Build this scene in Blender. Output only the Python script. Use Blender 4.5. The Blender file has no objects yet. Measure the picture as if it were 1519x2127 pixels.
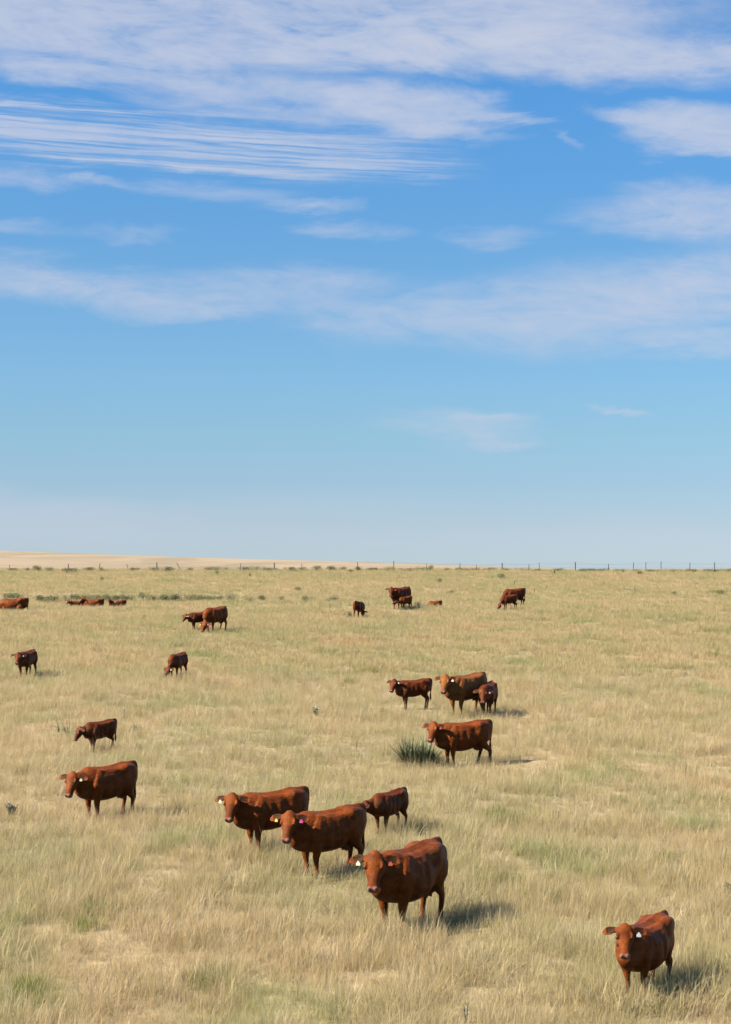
import bpy, bmesh, math, random
import numpy as np
from mathutils import Vector, Matrix, noise as mnoise

scene = bpy.context.scene
COL = scene.collection
R = math.radians
random.seed(7)
rng = np.random.default_rng(11)

# ------------------------------------------------------------------ camera
FPX = 4000.0              # focal length in pixels of the 1519 x 2127 photograph
ZC = 7.0                  # eye height
EYE = 1181.0              # image row of the eye level
cam_d = bpy.data.cameras.new("camera")
cam = bpy.data.objects.new("camera", cam_d)
COL.objects.link(cam)
cam_d.sensor_fit = 'VERTICAL'
cam_d.sensor_height = 24.0
cam_d.lens = FPX / 2127.0 * 24.0
cam_d.clip_start = 0.5
cam_d.clip_end = 30000
PITCH = math.atan((EYE - 1063.5) / FPX)
cam.location = (0, 0, ZC)
cam.rotation_euler = (math.pi / 2 + PITCH, 0, 0)
scene.camera = cam

# ------------------------------------------------------------------ light
SUN_EL = R(41)
SUN_AZ = R(-106)          # compass style, from +Y clockwise: left and behind the camera
sd = Vector((math.sin(SUN_AZ) * math.cos(SUN_EL), math.cos(SUN_AZ) * math.cos(SUN_EL), math.sin(SUN_EL)))
sun_d = bpy.data.lights.new("sun", 'SUN')
sun_d.energy = 5.0
sun_d.angle = R(0.5)
sun_d.color = (1.0, 0.92, 0.80)
sun = bpy.data.objects.new("sun", sun_d)
COL.objects.link(sun)
sun.rotation_euler = sd.to_track_quat('Z', 'Y').to_euler()
sun.location = sd * 60

scene.view_settings.view_transform = 'Standard'
scene.view_settings.look = 'None'
scene.view_settings.exposure = 1.05
scene.view_settings.gamma = 1.0
scene.view_settings.use_curve_mapping = False
scene.cycles.max_bounces = 5
scene.cycles.diffuse_bounces = 0
scene.cycles.transmission_bounces = 3


# ------------------------------------------------------------------ node helper
class NT:
    def __init__(s, tree):
        s.t = tree
        s.n = tree.nodes
        s.l = tree.links

    def node(s, typ, **kw):
        n = s.n.new(typ)
        for k, v in kw.items():
            setattr(n, k, v)
        return n

    def put(s, sock, v):
        if isinstance(v, bpy.types.NodeSocket):
            s.l.new(v, sock)
        elif v is not None:
            if isinstance(v, (tuple, list)) and sock.type == 'RGBA' and len(v) == 3:
                v = (*v, 1)
            sock.default_value = v

    def math(s, op, a, b=None, c=None, clamp=False):
        n = s.node('ShaderNodeMath', operation=op, use_clamp=clamp)
        s.put(n.inputs[0], a)
        if b is not None: s.put(n.inputs[1], b)
        if c is not None: s.put(n.inputs[2], c)
        return n.outputs[0]

    def vmath(s, op, a, b=None):
        n = s.node('ShaderNodeVectorMath', operation=op)
        s.put(n.inputs[0], a)
        if b is not None: s.put(n.inputs[1], b)
        return n.outputs['Value'] if op in ('LENGTH', 'DOT_PRODUCT') else n.outputs[0]

    def maprange(s, v, a, b, c, d, smooth=False):
        n = s.node('ShaderNodeMapRange', interpolation_type='SMOOTHSTEP' if smooth else 'LINEAR')
        for i, x in enumerate((v, a, b, c, d)):
            s.put(n.inputs[i], x)
        return n.outputs[0]

    def comb(s, x, y, z):
        n = s.node('ShaderNodeCombineXYZ')
        for i, v in enumerate((x, y, z)): s.put(n.inputs[i], v)
        return n.outputs[0]

    def sep(s, v):
        n = s.node('ShaderNodeSeparateXYZ')
        s.put(n.inputs[0], v)
        return n.outputs

    def noise(s, vec, scale=1.0, detail=4, rough=0.5, dist=0.0, col=False):
        n = s.node('ShaderNodeTexNoise')
        s.put(n.inputs['Vector'], vec)
        n.inputs['Scale'].default_value = scale
        n.inputs['Detail'].default_value = detail
        n.inputs['Roughness'].default_value = rough
        n.inputs['Distortion'].default_value = dist
        return n.outputs['Color'] if col else n.outputs['Fac']

    def mix(s, f, a, b, blend='MIX'):
        n = s.node('ShaderNodeMix', data_type='RGBA', blend_type=blend)
        s.put(n.inputs['Factor'], f)
        s.put(n.inputs['A'], a) if False else s.put(n.inputs[6], a)
        s.put(n.inputs[7], b)
        return n.outputs[2]

    def ramp(s, v, stops):
        n = s.node('ShaderNodeValToRGB')
        s.put(n.inputs[0], v)
        e = n.color_ramp.elements
        while len(e) > 1: e.remove(e[-1])
        for i, (p, c) in enumerate(stops):
            if i == 0:
                e[0].position = p
                el = e[0]
            else:
                el = e.new(p)
            el.color = (*c, 1) if len(c) == 3 else c
        return n.outputs[0]


# ------------------------------------------------------------------ sky
SKY_STRENGTH = 0.07
world = bpy.data.worlds.new("World")
scene.world = world
world.use_nodes = True
w = NT(world.node_tree)
w.n.clear()
sky = w.node('ShaderNodeTexSky', sky_type='NISHITA')
sky.sun_disc = False
sky.sun_elevation = SUN_EL
sky.sun_rotation = SUN_AZ
sky.altitude = 1500
sky.air_density = 1.0
sky.dust_density = 0.6
sky.ozone_density = 1.6
gen = w.node('ShaderNodeTexCoord').outputs['Generated']
dx, dy, dz = w.sep(gen)[:3]
hor = w.math('SQRT', w.math('ADD', w.math('MULTIPLY', dx, dx), w.math('MULTIPLY', dy, dy)))
U = w.math('MULTIPLY', w.math('ARCTAN2', dx, dy), FPX / 1000)           # units: 1000 photo pixels = 14.3 degrees
V = w.math('MULTIPLY', w.math('DIVIDE', dz, w.math('MAXIMUM', hor, 0.02)), FPX / 1000)
P0 = w.comb(U, V, 0)
# wispy distortion of the cloud outlines
wn = w.noise(w.comb(w.math('MULTIPLY', U, 3.0), w.math('MULTIPLY', V, 9.0), 3.1), 1.0, 9, 0.60, 0.4, col=True)
wv = w.vmath('SUBTRACT', wn, (0.5, 0.5, 0.5))
P = w.vmath('ADD', P0, w.vmath('MULTIPLY', wv, (0.40, 0.13, 0)))


def blob(cx, cy, rx, ry, rot, amp, soft=0.0):
    m = w.node('ShaderNodeMapping', vector_type='TEXTURE')
    w.put(m.inputs['Vector'], P)
    m.inputs['Location'].default_value = ((cx - 759.5) / 1000, (EYE - cy) / 1000, 0)
    m.inputs['Rotation'].default_value = (0, 0, R(rot))
    m.inputs['Scale'].default_value = (rx / 1000, ry / 1000, 1)
    return w.maprange(w.vmath('LENGTH', m.outputs[0]), 1.0, soft, 0.0, amp, smooth=True)


def total(lst):
    a = lst[0]
    for b in lst[1:]:
        a = w.math('ADD', a, b)
    return a


soft_clouds = total([
    blob(450, 10, 1300, 165, 0, 1.05, 0.45), blob(1150, 115, 640, 75, -1, 0.85, 0.2), blob(1400, 120, 300, 50, 0, 0.5, 0.2), blob(950, 80, 500, 90, 0, 0.45),
    blob(120, 152, 460, 48, -1, 0.85, 0.1), blob(560, 195, 380, 70, 0, 0.85, 0.15), blob(860, 222, 270, 58, -6, 0.85, 0.25), blob(500, 120, 500, 50, 0, 0.4),
    blob(1060, 246, 130, 16, -3, 0.5), blob(920, 272, 210, 22, -6, 0.7),
    blob(1475, 275, 240, 75, -6, 0.95, 0.3), blob(1300, 240, 110, 28, -12, 0.45), blob(1450, 322, 130, 26, 3, 0.6),
    blob(1420, 425, 280, 55, 0, 0.6, 0.1), blob(1350, 465, 240, 38, -4, 0.55), blob(1500, 470, 200, 60, 0, 0.5),
    blob(120, 590, 340, 62, -4, 0.68), blob(420, 615, 460, 70, -1, 0.55), blob(380, 650, 240, 28, 1, 0.4),
    blob(1200, 640, 620, 120, 2, 0.62, 0.1), blob(1500, 590, 330, 110, 8, 0.55), blob(850, 655, 260, 58, 0, 0.35),
    blob(1450, 715, 260, 35, -2, 0.45), blob(640, 575, 220, 40, 0, 0.35),
    blob(950, 893, 280, 46, -5, 0.42), blob(1310, 856, 110, 16, -8, 0.45), blob(1080, 920, 120, 18, -4, 0.25), blob(1000, 880, 160, 14, -2, 0.3),
    blob(440, 400, 230, 34, -2, 0.36), blob(640, 432, 170, 20, -2, 0.55), blob(750, 472, 150, 26, 0, 0.42),
    blob(1020, 482, 130, 28, 0, 0.3), blob(60, 375, 220, 40, -4, 0.5), blob(240, 380, 90, 18, -3, 0.4),
    blob(1180, 300, 50, 16, -35, 0.25), blob(30, 485, 160, 24, 0, 0.3), blob(240, 490, 130, 22, 0, 0.2),
])
ripple_mask = total([blob(260, 292, 760, 74, -3, 1.15, 0.35), blob(640, 300, 440, 90, -4, 0.7, 0.1), blob(120, 285, 420, 55, -2, 0.35)])
low_bank = total([blob(-100, 1075, 700, 100, -4, 0.26, 0.2), blob(500, 1090, 900, 80, 0, 0.12, 0.2), blob(1400, 1120, 700, 60, 0, 0.15, 0.2)])
# thin streaks drawn out by the wind
streak = w.noise(w.comb(w.math('MULTIPLY', U, 3.4), w.math('ADD', w.math('MULTIPLY', V, 13.0), w.math('MULTIPLY', U, 0.9)), 1.7), 1.0, 10, 0.66, 0.8)
streak2 = w.noise(w.comb(w.math('MULTIPLY', U, 14.0), w.math('ADD', w.math('MULTIPLY', V, 40.0), w.math('MULTIPLY', U, 3.0)), 5.7), 1.0, 6, 0.55, 0.6)
st = w.math('ADD', w.math('MULTIPLY', streak, 0.74), w.math('MULTIPLY', streak2, 0.26))
stf = w.maprange(st, 0.34, 0.66, 0.20, 1.25)
a_soft = w.math('MULTIPLY', soft_clouds, stf)
vb = w.math('ADD', V, w.math('MULTIPLY', w.sep(wv)[1], 0.018))
rip = w.noise(w.comb(w.math('MULTIPLY', U, 1.8), w.math('ADD', w.math('MULTIPLY', vb, 70.0), w.math('MULTIPLY', U, 3.0)), 8.8), 1.0, 7, 0.62, 0.5)
a_rip = w.math('MULTIPLY', w.math('MINIMUM', ripple_mask, 1.0), w.math('MULTIPLY', w.maprange(rip, 0.38, 0.62, 0.06, 0.95, smooth=True), w.maprange(st, 0.35, 0.58, 0.5, 1.1)))
# the same kind of cirrus goes on over the rest of the sky
inside = w.math('MULTIPLY', w.maprange(w.math('ABSOLUTE', U), 0.95, 1.5, 1.0, 0.0, True), w.maprange(V, 1.25, 1.7, 1.0, 0.0, True))
outf = w.math('MULTIPLY', w.math('SUBTRACT', 1.0, inside), w.maprange(V, 0.1, 0.6, 0.0, 1.0, True))
gz = w.math('MAXIMUM', dz, 0.06)
gp = w.comb(w.math('DIVIDE', dx, gz), w.math('MULTIPLY', w.math('DIVIDE', dy, gz), 2.5), 0.3)
gcl = w.maprange(w.noise(gp, 0.35, 8, 0.6, 0.5), 0.48, 0.72, 0.0, 0.7, True)
a_out = w.math('MULTIPLY', gcl, outf)
alpha = w.math('ADD', w.math('ADD', a_soft, a_rip), w.math('ADD', a_out, low_bank))
alpha = w.math('MULTIPLY', w.maprange(w.math('SUBTRACT', 1.0, w.math('POWER', 2.718, w.math('MULTIPLY', alpha, -1.55))), 0.0, 1.0, 0.0, 1.0), 0.98)
CLOUD = tuple(v / SKY_STRENGTH / 2.07 for v in (0.585, 0.628, 0.755))
# gentle tint of the clear sky over elevation, the same all round
el = w.math('DIVIDE', V, FPX / 1000)
tint = w.ramp(w.maprange(el, 0.0, 0.5, 0.0, 1.0), [(0.0055, (0.403, 0.5008, 0.7218)), (0.0455, (0.3852, 0.4617, 0.6345)), (0.0905, (0.3751, 0.4662, 0.6095)), (0.1405, (0.3848, 0.5101, 0.6041)), (0.2005, (0.394, 0.5529, 0.6543)), (0.3305, (0.3707, 0.5926, 0.7261)), (0.4155, (0.3374, 0.6221, 0.8012)), (0.4905, (0.3286, 0.6479, 0.8606))])
skyc = w.vmath('SCALE', w.mix(1.0, sky.outputs[0], tint, 'MULTIPLY'))
skyc.node.inputs['Scale'].default_value = 1.30
final = w.mix(alpha, skyc, CLOUD)
bg = w.node('ShaderNodeBackground')
w.put(bg.inputs['Color'], final)
bg.inputs['Strength'].default_value = SKY_STRENGTH
w.l.new(bg.outputs[0], w.node('ShaderNodeOutputWorld').inputs[0])


# ------------------------------------------------------------------ terrain
def sstep(a, b, x):
    t = np.clip((np.asarray(x, float) - a) / (b - a), 0, 1)
    return t * t * (3 - 2 * t)


def wob(x, y):
    return (0.10 * np.sin(x * 0.21 + y * 0.083 + 0.6) * np.cos(y * 0.117 - x * 0.05)
            + 0.05 * np.sin(x * 0.47 - y * 0.31 + 2.0) + 0.035 * np.sin(y * 0.71 + x * 0.23)
            + 0.02 * np.sin(x * 1.1 + 1.3 * np.sin(y * 0.8)))


def ground_z(x, y):
    x = np.asarray(x, float)
    y = np.asarray(y, float)
    zp = 0.10 + 0.035 * np.clip(y, 0, 400) - 0.0012 * x
    zc = 6.83 - 0.03 * (y - 192) - 0.0022 * np.clip(x, -300, 300)
    k = 0.30
    h = np.clip(0.5 + 0.5 * (zc - zp) / k, 0, 1)
    z = zc * (1 - h) + zp * h - k * h * (1 - h)
    z = np.where(y > 200, np.maximum(z, 3.0 + 0.0 * y), z)
    # shallow gully under the brush line, upper left
    z = z - 0.30 * np.exp(-((y - (136 - 0.10 * x)) / 5.0) ** 2) * sstep(0, -14, x)
    return z + wob(x, y) * sstep(210, 180, y)


def ray(px, py):
    """direction through a photograph pixel (world, y = 1 depth)"""
    cx, cy = (px - 759.5) / FPX, (1063.5 - py) / FPX
    c, s = math.cos(PITCH), math.sin(PITCH)
    d = Vector((cx, c - cy * s, s + cy * c))
    return d / d.y


def on_ground(px, py, off=0.0):
    d = ray(px, py)
    ys = np.linspace(20, 215, 4000)
    zr = ZC + d.z * ys
    zg = ground_z(d.x * ys, ys)
    idx = np.argmax(zr < zg)
    y = ys[idx] if idx > 0 else 190.0
    return Vector((d.x * y, y, float(ground_z(d.x * y, y))))


def tag(o, label=None, cat=None, group=None, kind=None):
    if label: o['label'] = label
    if cat: o['category'] = cat
    if group: o['group'] = group
    if kind: o['kind'] = kind
    return o


def new_obj(name, mesh, mat=None, parent=None):
    o = bpy.data.objects.new(name, mesh)
    if mat and len(mesh.materials) == 0:
        mesh.materials.append(mat)
    COL.objects.link(o)
    if parent:
        o.parent = parent
    return o


def empty(name, loc, rz=0):
    o = bpy.data.objects.new(name, None)
    o.empty_display_size = 0.3
    o.location = loc
    o.rotation_euler = (0, 0, rz)
    COL.objects.link(o)
    return o


def principled(name):
    m = bpy.data.materials.new(name)
    m.use_nodes = True
    t = NT(m.node_tree)
    b = m.node_tree.nodes['Principled BSDF']
    return m, t, b


# pasture colour as a function of the place: shared by soil and grass
pg = bpy.data.node_groups.new("pasture_colour", 'ShaderNodeTree')
pg.interface.new_socket("Color", in_out='OUTPUT', socket_type='NodeSocketColor')
g = NT(pg)
gout = g.node('NodeGroupOutput')
pos = g.node('ShaderNodeNewGeometry').outputs['Position']
p2 = g.vmath('MULTIPLY', pos, (1, 0.62, 0))
n_big = g.noise(p2, 0.060, 4, 0.55)
n_mid = g.noise(g.vmath('ADD', p2, (31, 7, 0)), 0.23, 5, 0.6, 0.4)
n_sml = g.noise(g.vmath('ADD', p2, (3, 57, 0)), 0.9, 5, 0.6)
n_grn = g.noise(g.vmath('ADD', p2, (-43, 17, 0)), 0.34, 4, 0.55, 0.3)
n_org = g.noise(g.vmath('ADD', p2, (83, -27, 0)), 0.20, 4, 0.55, 0.3)
STRAW = (0.672, 0.491, 0.238)
PALE = (0.74, 0.575, 0.335)
OLIVE = (0.475, 0.418, 0.172)
ORANGE = (0.68, 0.44, 0.205)
GREEN = (0.385, 0.405, 0.14)
c = g.mix(g.maprange(n_big, 0.38, 0.60, 0, 0.85, True), STRAW, g.mix(0.6, STRAW, OLIVE))
c = g.mix(g.maprange(n_mid, 0.44, 0.66, 0, 0.85, True), c, OLIVE)
c = g.mix(g.maprange(n_sml, 0.52, 0.74, 0, 0.65, True), c, PALE)
c = g.mix(g.maprange(n_org, 0.55, 0.72, 0, 0.6, True), c, ORANGE)
c = g.mix(g.maprange(n_grn, 0.53, 0.68, 0, 0.75, True), c, GREEN)
g.put(gout.inputs[0], c)


def pasture(t):
    n = t.node('ShaderNodeGroup')
    n.node_tree = pg
    return n.outputs[0]


mat_ground, t, b = principled("dry_pasture_soil")
gp_ = t.node('ShaderNodeNewGeometry').outputs['Position']
fine = t.noise(t.vmath('MULTIPLY', gp_, (1, 0.6, 1)), 5.0, 6, 0.65)
col = t.mix(t.maprange(fine, 0.35, 0.7, 0.9, 0.45), pasture(t), (0.26, 0.20, 0.125))
t.put(b.inputs['Base Color'], col)
b.inputs['Roughness'].default_value = 0.95
b.inputs['Specular IOR Level'].default_value = 0.1
bp = t.node('ShaderNodeBump')
bp.inputs['Distance'].default_value = 0.15
bp.inputs['Strength'].default_value = 0.6
t.put(bp.inputs['Height'], fine)
t.put(b.inputs['Normal'], bp.outputs[0])

mat_hill, t, b = principled("bleached_hill_pasture")
gp_ = t.node('ShaderNodeNewGeometry').outputs['Position']
n1 = t.noise(t.vmath('MULTIPLY', gp_, (1, 0.25, 3)), 0.012, 5, 0.6, 0.6)
n2 = t.noise(t.vmath('MULTIPLY', gp_, (1, 0.5, 1)), 0.09, 5, 0.65)
col = t.mix(t.maprange(n1, 0.42, 0.66, 0, 0.75, True), (0.365, 0.28, 0.185), (0.25, 0.20, 0.13))
col = t.mix(t.maprange(n2, 0.55, 0.72, 0, 0.4, True), col, (0.25, 0.22, 0.13))
t.put(b.inputs['Base Color'], col)
b.inputs['Roughness'].default_value = 1.0
b.inputs['Specular IOR Level'].default_value = 0.05


def grid_mesh(name, xs_of_y, ys, zfun, nx):
    verts, faces = [], []
    for y in ys:
        lo, hi = xs_of_y(y)
        xs = np.linspace(lo, hi, nx)
        zs = zfun(xs, np.full_like(xs, y))
        verts += [(float(x), float(y), float(z)) for x, z in zip(xs, zs)]
    for j in range(len(ys) - 1):
        for i in range(nx - 1):
            a = j * nx + i
            faces.append((a, a + 1, a + nx + 1, a + nx))
    me = bpy.data.meshes.new(name)
    me.from_pydata(verts, [], faces)
    me.polygons.foreach_set("use_smooth", [True] * len(faces))
    return me


ys = np.concatenate([np.linspace(-60, 20, 12), np.arange(21, 215, 0.8), np.geomspace(216, 9500, 60)])
gm = grid_mesh("ground", lambda y: (-70 - max(y, 0) * 0.55, 70 + max(y, 0) * 0.55), ys, ground_z, 150)
tag(new_obj("ground", gm, mat_ground), kind='structure')

sk_px = np.array([-2500, -1200, -500, 0, 150, 400, 560, 700, 870, 1000, 1150, 1300, 1600])
sk_py = np.array([1150, 1136, 1137, 1143.5, 1149, 1158, 1162.5, 1166, 1172, 1177, 1182.5, 1186, 1192])


def hill_z(x, y):
    x = np.asarray(x, float)
    D = 1700.0
    px = 759.5 + FPX * x / D
    top = ZC + (EYE - np.interp(px, sk_px, sk_py)) / FPX * D
    base = 2.4
    s = sstep(420, 1700, y) * sstep(3600, 1750, y)
    und = 1.0 * np.sin(x * 0.011 + y * 0.004) * np.sin(y * 0.009 + x * 0.003) * sstep(450, 700, y) * sstep(1690, 1300, y)
    nearer = 6.2 * np.exp(-((y - 780) / 190.0) ** 2) * sstep(-40, -190, x)
    return base + (top - base) * s + (und + nearer) * (top > 3.5)


hm = grid_mesh("hill", lambda y: (-1500, 420), np.linspace(400, 3600, 110), hill_z, 160)
tag(new_obj("hill", hm, mat_hill), kind='structure')

# ------------------------------------------------------------------ grass
def blade(verts, faces, tints, base, az, length, lean, width, tint, segs=3, stiff=False):
    """a bent, tapering blade"""
    d = Vector((math.cos(az), math.sin(az), 0))
    side = Vector((-d.y, d.x, 0))
    pos = Vector(base)
    ang = lean * 0.35
    i0 = len(verts)
    for k in range(segs + 1):
        f = k / segs
        wd = width * (1 - f) ** 0.7
        if k == segs:
            verts.append(tuple(pos))
            tints.append((tint * (1.0), f))
        else:
            verts.append(tuple(pos - side * wd / 2))
            verts.append(tuple(pos + side * wd / 2))
            tints += [(tint, f)] * 2
        ang2 = lean + 0.12 * f if stiff else ang + lean * 0.9 * f
        pos = pos + (d * math.sin(ang2) + Vector((0, 0, 1)) * math.cos(ang2)) * (length / segs)
    for k in range(segs - 1):
        a = i0 + 2 * k
        faces.append((a, a + 1, a + 3, a + 2))
    a = i0 + 2 * (segs - 1)
    faces.append((a, a + 1, a + 2))


def tuft_mesh(name, n, rad, hmin, hmax, width, mat, rnd, leanmax=1.1, pale=False):
    verts, faces, tints = [], [], []
    for _ in range(n):
        a = rnd.uniform(0, 2 * math.pi)
        r = rad * math.sqrt(rnd.random())
        az = a + rnd.uniform(-2.2, 2.2)
        blade(verts, faces, tints, (r * math.cos(a), r * math.sin(a), -0.02), az, rnd.uniform(hmin, hmax),
              rnd.uniform(0.1, 1.0) ** 1.3 * leanmax, width * rnd.uniform(0.7, 1.3), 1.5 if pale else rnd.random())
    me = bpy.data.meshes.new(name)
    me.from_pydata(verts, [], faces)
    at = me.attributes.new("tint", 'FLOAT_COLOR', 'POINT')
    at.data.foreach_set("color", np.array([(a, b, 0, 1) for a, b in tints], dtype=np.float32).ravel())
    me.materials.append(mat)
    return me


def grass_material(name, base=None, green=False):
    m, t, b = principled(name)
    at = t.node('ShaderNodeAttribute', attribute_name="tint")
    r_, g_, _ = t.sep(at.outputs['Vector'])[:3]
    col = base if base else pasture(t)
    rnd = t.node('ShaderNodeObjectInfo').outputs['Random']
    k = t.math('ADD', t.math('MULTIPLY', r_, 0.6), t.math('MULTIPLY', rnd, 0.4))
    if not green:
        c1 = t.mix(t.maprange(k, 0.5, 1.05, 0.0, 0.8), col, (0.83, 0.67, 0.42))
        c1 = t.mix(t.maprange(k, 0.0, 0.35, 0.22, 0.0), c1, (0.45, 0.345, 0.155))
    else:
        c1 = t.mix(t.maprange(k, 0.3, 0.95, 0.0, 0.7), col, (0.42, 0.38, 0.14))
    t.put(b.inputs['Base Color'], c1)
    b.inputs['Roughness'].default_value = 0.75
    b.inputs['Specular IOR Level'].default_value = 0.2
    tr = t.node('ShaderNodeBsdfTranslucent')
    t.put(tr.inputs['Color'], c1)
    mx = t.node('ShaderNodeMixShader')
    mx.inputs[0].default_value = 0.5
    t.l.new(b.outputs[0], mx.inputs[1])
    t.l.new(tr.outputs[0], mx.inputs[2])
    t.l.new(mx.outputs[0], m.node_tree.nodes['Material Output'].inputs[0])
    return m


mat_grass = grass_material("dry_grass")
mat_green = grass_material("green_grass", (0.235, 0.27, 0.055), True)


def scatter(name, pts, scl, rots, var, meshes, label=None):
    coll = bpy.data.collections.new(name + "_tufts")
    for i, me in enumerate(meshes):
        o = bpy.data.objects.new("tuft", me)
        coll.objects.link(o)
    me = bpy.data.meshes.new(name)
    me.vertices.add(len(pts))
    me.vertices.foreach_set("co", np.asarray(pts, dtype=np.float32).ravel())
    for an, typ, fld, arr in (("scl", 'FLOAT_VECTOR', "vector", scl), ("rot", 'FLOAT_VECTOR', "vector", rots), ("var", 'INT', "value", var)):
        a = me.attributes.new(an, typ, 'POINT')
        a.data.foreach_set(fld, np.asarray(arr, dtype=np.int32 if typ == 'INT' else np.float32).ravel())
    o = new_obj(name, me)
    tree = bpy.data.node_groups.new(name + "_scatter", 'GeometryNodeTree')
    tree.interface.new_socket("Geometry", in_out='INPUT', socket_type='NodeSocketGeometry')
    tree.interface.new_socket("Geometry", in_out='OUTPUT', socket_type='NodeSocketGeometry')
    T = tree.nodes
    gi, go = T.new('NodeGroupInput'), T.new('NodeGroupOutput')
    ci = T.new('GeometryNodeCollectionInfo')
    ci.inputs['Collection'].default_value = coll
    ci.inputs['Separate Children'].default_value = True
    ci.inputs['Reset Children'].default_value = True
    ip = T.new('GeometryNodeInstanceOnPoints')
    ip.inputs['Pick Instance'].default_value = True

    def attr(n, typ):
        a = T.new('GeometryNodeInputNamedAttribute')
        a.data_type = typ
        a.inputs['Name'].default_value = n
        return a.outputs['Attribute']
    L = tree.links
    e2r = T.new('FunctionNodeEulerToRotation')
    L.new(attr("rot", 'FLOAT_VECTOR'), e2r.inputs[0])
    L.new(gi.outputs[0], ip.inputs['Points'])
    L.new(ci.outputs[0], ip.inputs['Instance'])
    L.new(attr("var", 'INT'), ip.inputs['Instance Index'])
    L.new(e2r.outputs[0], ip.inputs['Rotation'])
    L.new(attr("scl", 'FLOAT_VECTOR'), ip.inputs['Scale'])
    L.new(ip.outputs[0], go.inputs[0])
    md = o.modifiers.new("scatter", 'NODES')
    md.node_group = tree
    return tag(o, label, None, None, 'stuff')


rnd = random.Random(3)
tufts = [tuft_mesh("grass_tuft", 52, 0.20, 0.14, 0.38, 0.0038, mat_grass, rnd, 2.1) for _ in range(5)]
tufts += [tuft_mesh("tall_grass_tuft", 34, 0.14, 0.26, 0.50, 0.0048, mat_grass, rnd, 1.7) for _ in range(3)]
far_tufts = [tuft_mesh("seed_stem_tuft", 11, 0.16, 0.30, 0.56, 0.0062, mat_grass, rnd, 2.0, True) for _ in range(3)]
far_tufts += [tuft_mesh("far_grass_tuft", 42, 0.24, 0.14, 0.36, 0.009, mat_grass, rnd, 1.6) for _ in range(4)]
bare = []     # (x, y, rx, ry): places where the sward is thin
for px, py, rx, ry in ((90, 1518, 1.2, 2.0), (430, 1530, 2.0, 2.5), (1230, 1600, 1.6, 1.6), (1100, 1590, 1.2, 1.0), (370, 1905, 1.2, 0.6), (880, 1468, 1.8, 1.5),
                       (1440, 1605, 1.4, 1.2), (720, 1540, 1.6, 1.5), (370, 1515, 1.4, 1.2)):
    q = on_ground(px, py)
    bare.append((q.x, q.y, rx, ry))


def grass_points(y0, y1, dens, margin=8.0):
    area_pts = []
    W = 0.19 * y1 * 1.12 + margin
    n = int(dens * (y1 - y0) * 2 * W)
    x = rng.uniform(-W, W, n)
    y = rng.uniform(y0, y1, n)
    keep = np.abs(x) < 0.19 * y * 1.12 + margin
    x, y = x[keep], y[keep]
    # clumping
    cl = np.array([mnoise.noise(Vector((a * 0.9, b * 0.6, 0.0))) for a, b in zip(x, y)])
    keep = rng.random(len(x)) < np.clip(0.90 + 0.5 * cl, 0.65, 1)
    for bx, by, rx, ry in bare:
        d = ((x - bx) / rx) ** 2 + ((y - by) / ry) ** 2
        keep &= ~((d < 1) & (rng.random(len(x)) < 0.4))
    return x[keep], y[keep], cl[keep]


GX, GY, GS, GV, KIND = [], [], [], [], []
for y0, y1, dens, s0, far in ((17, 42, 50, 1.04, 0), (42, 75, 32, 1.0, 0), (75, 120, 15.0, 1.0, 1), (120, 200, 8.0, 1.05, 1)):
    x, y, cl = grass_points(y0, y1, dens)
    n = len(x)
    GX.append(x); GY.append(y)
    GS.append(s0 * rng.uniform(0.65, 1.25, n) * np.clip(0.97 + 0.38 * cl, 0.7, 1.3))
    if far:
        GV.append(rng.integers(11, 15, n))
    else:
        pick = rng.random(n)
        GV.append(np.where(pick < 0.18, rng.integers(5, 8, n), np.where(pick < 0.36, rng.integers(8, 11, n), rng.integers(0, 5, n))))
for px, py, wm, n, k in ((1335, 2078, 1.0, 70, 1.15), (1400, 2062, 0.5, 25, 1.1), (810, 1942, 0.8, 40, 1.1), (903, 1266, 0.9, 50, 1.1), (165, 1270, 1.7, 70, 1.1), (205, 1270, 1.6, 60, 1.05), (245, 1270, 1.2, 50, 1.05), (30, 1276, 1.8, 70, 1.1)):
    q = on_ground(px, py)
    GX.append(q.x + rng.uniform(-wm, wm, n)); GY.append(q.y + rng.uniform(-0.9, 0.5, n))
    GS.append(k * rng.uniform(0.9, 1.25, n)); GV.append(rng.integers(5, 15, n))
GX, GY, GS, GV = (np.concatenate(a) for a in (GX, GY, GS, GV))
GRASS_DONE = False


def finish_grass(exclude):
    keep = np.ones(len(GX), bool)
    for ex, ey, th, lx, ly in exclude:       # bodies that lie in the grass
        u = (GX - ex) * math.cos(th) + (GY - ey) * math.sin(th)
        v = -(GX - ex) * math.sin(th) + (GY - ey) * math.cos(th)
        keep &= ~(((u / lx) ** 2 + (v / ly) ** 2) < 1)
    x, y, s, v = GX[keep], GY[keep], GS[keep], GV[keep]
    z = ground_z(x, y) - 0.01
    n = len(x)
    print("grass tufts", n)
    scl = np.stack([s * rng.uniform(0.85, 1.2, n), s * rng.uniform(0.85, 1.2, n), s], 1)
    rot = np.stack([rng.uniform(-0.12, 0.12, n), rng.uniform(-0.02, 0.2, n), rng.uniform(0, 6.28, n)], 1)
    scatter("grass", np.stack([x, y, z], 1), scl, rot, v, tufts + far_tufts)


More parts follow.
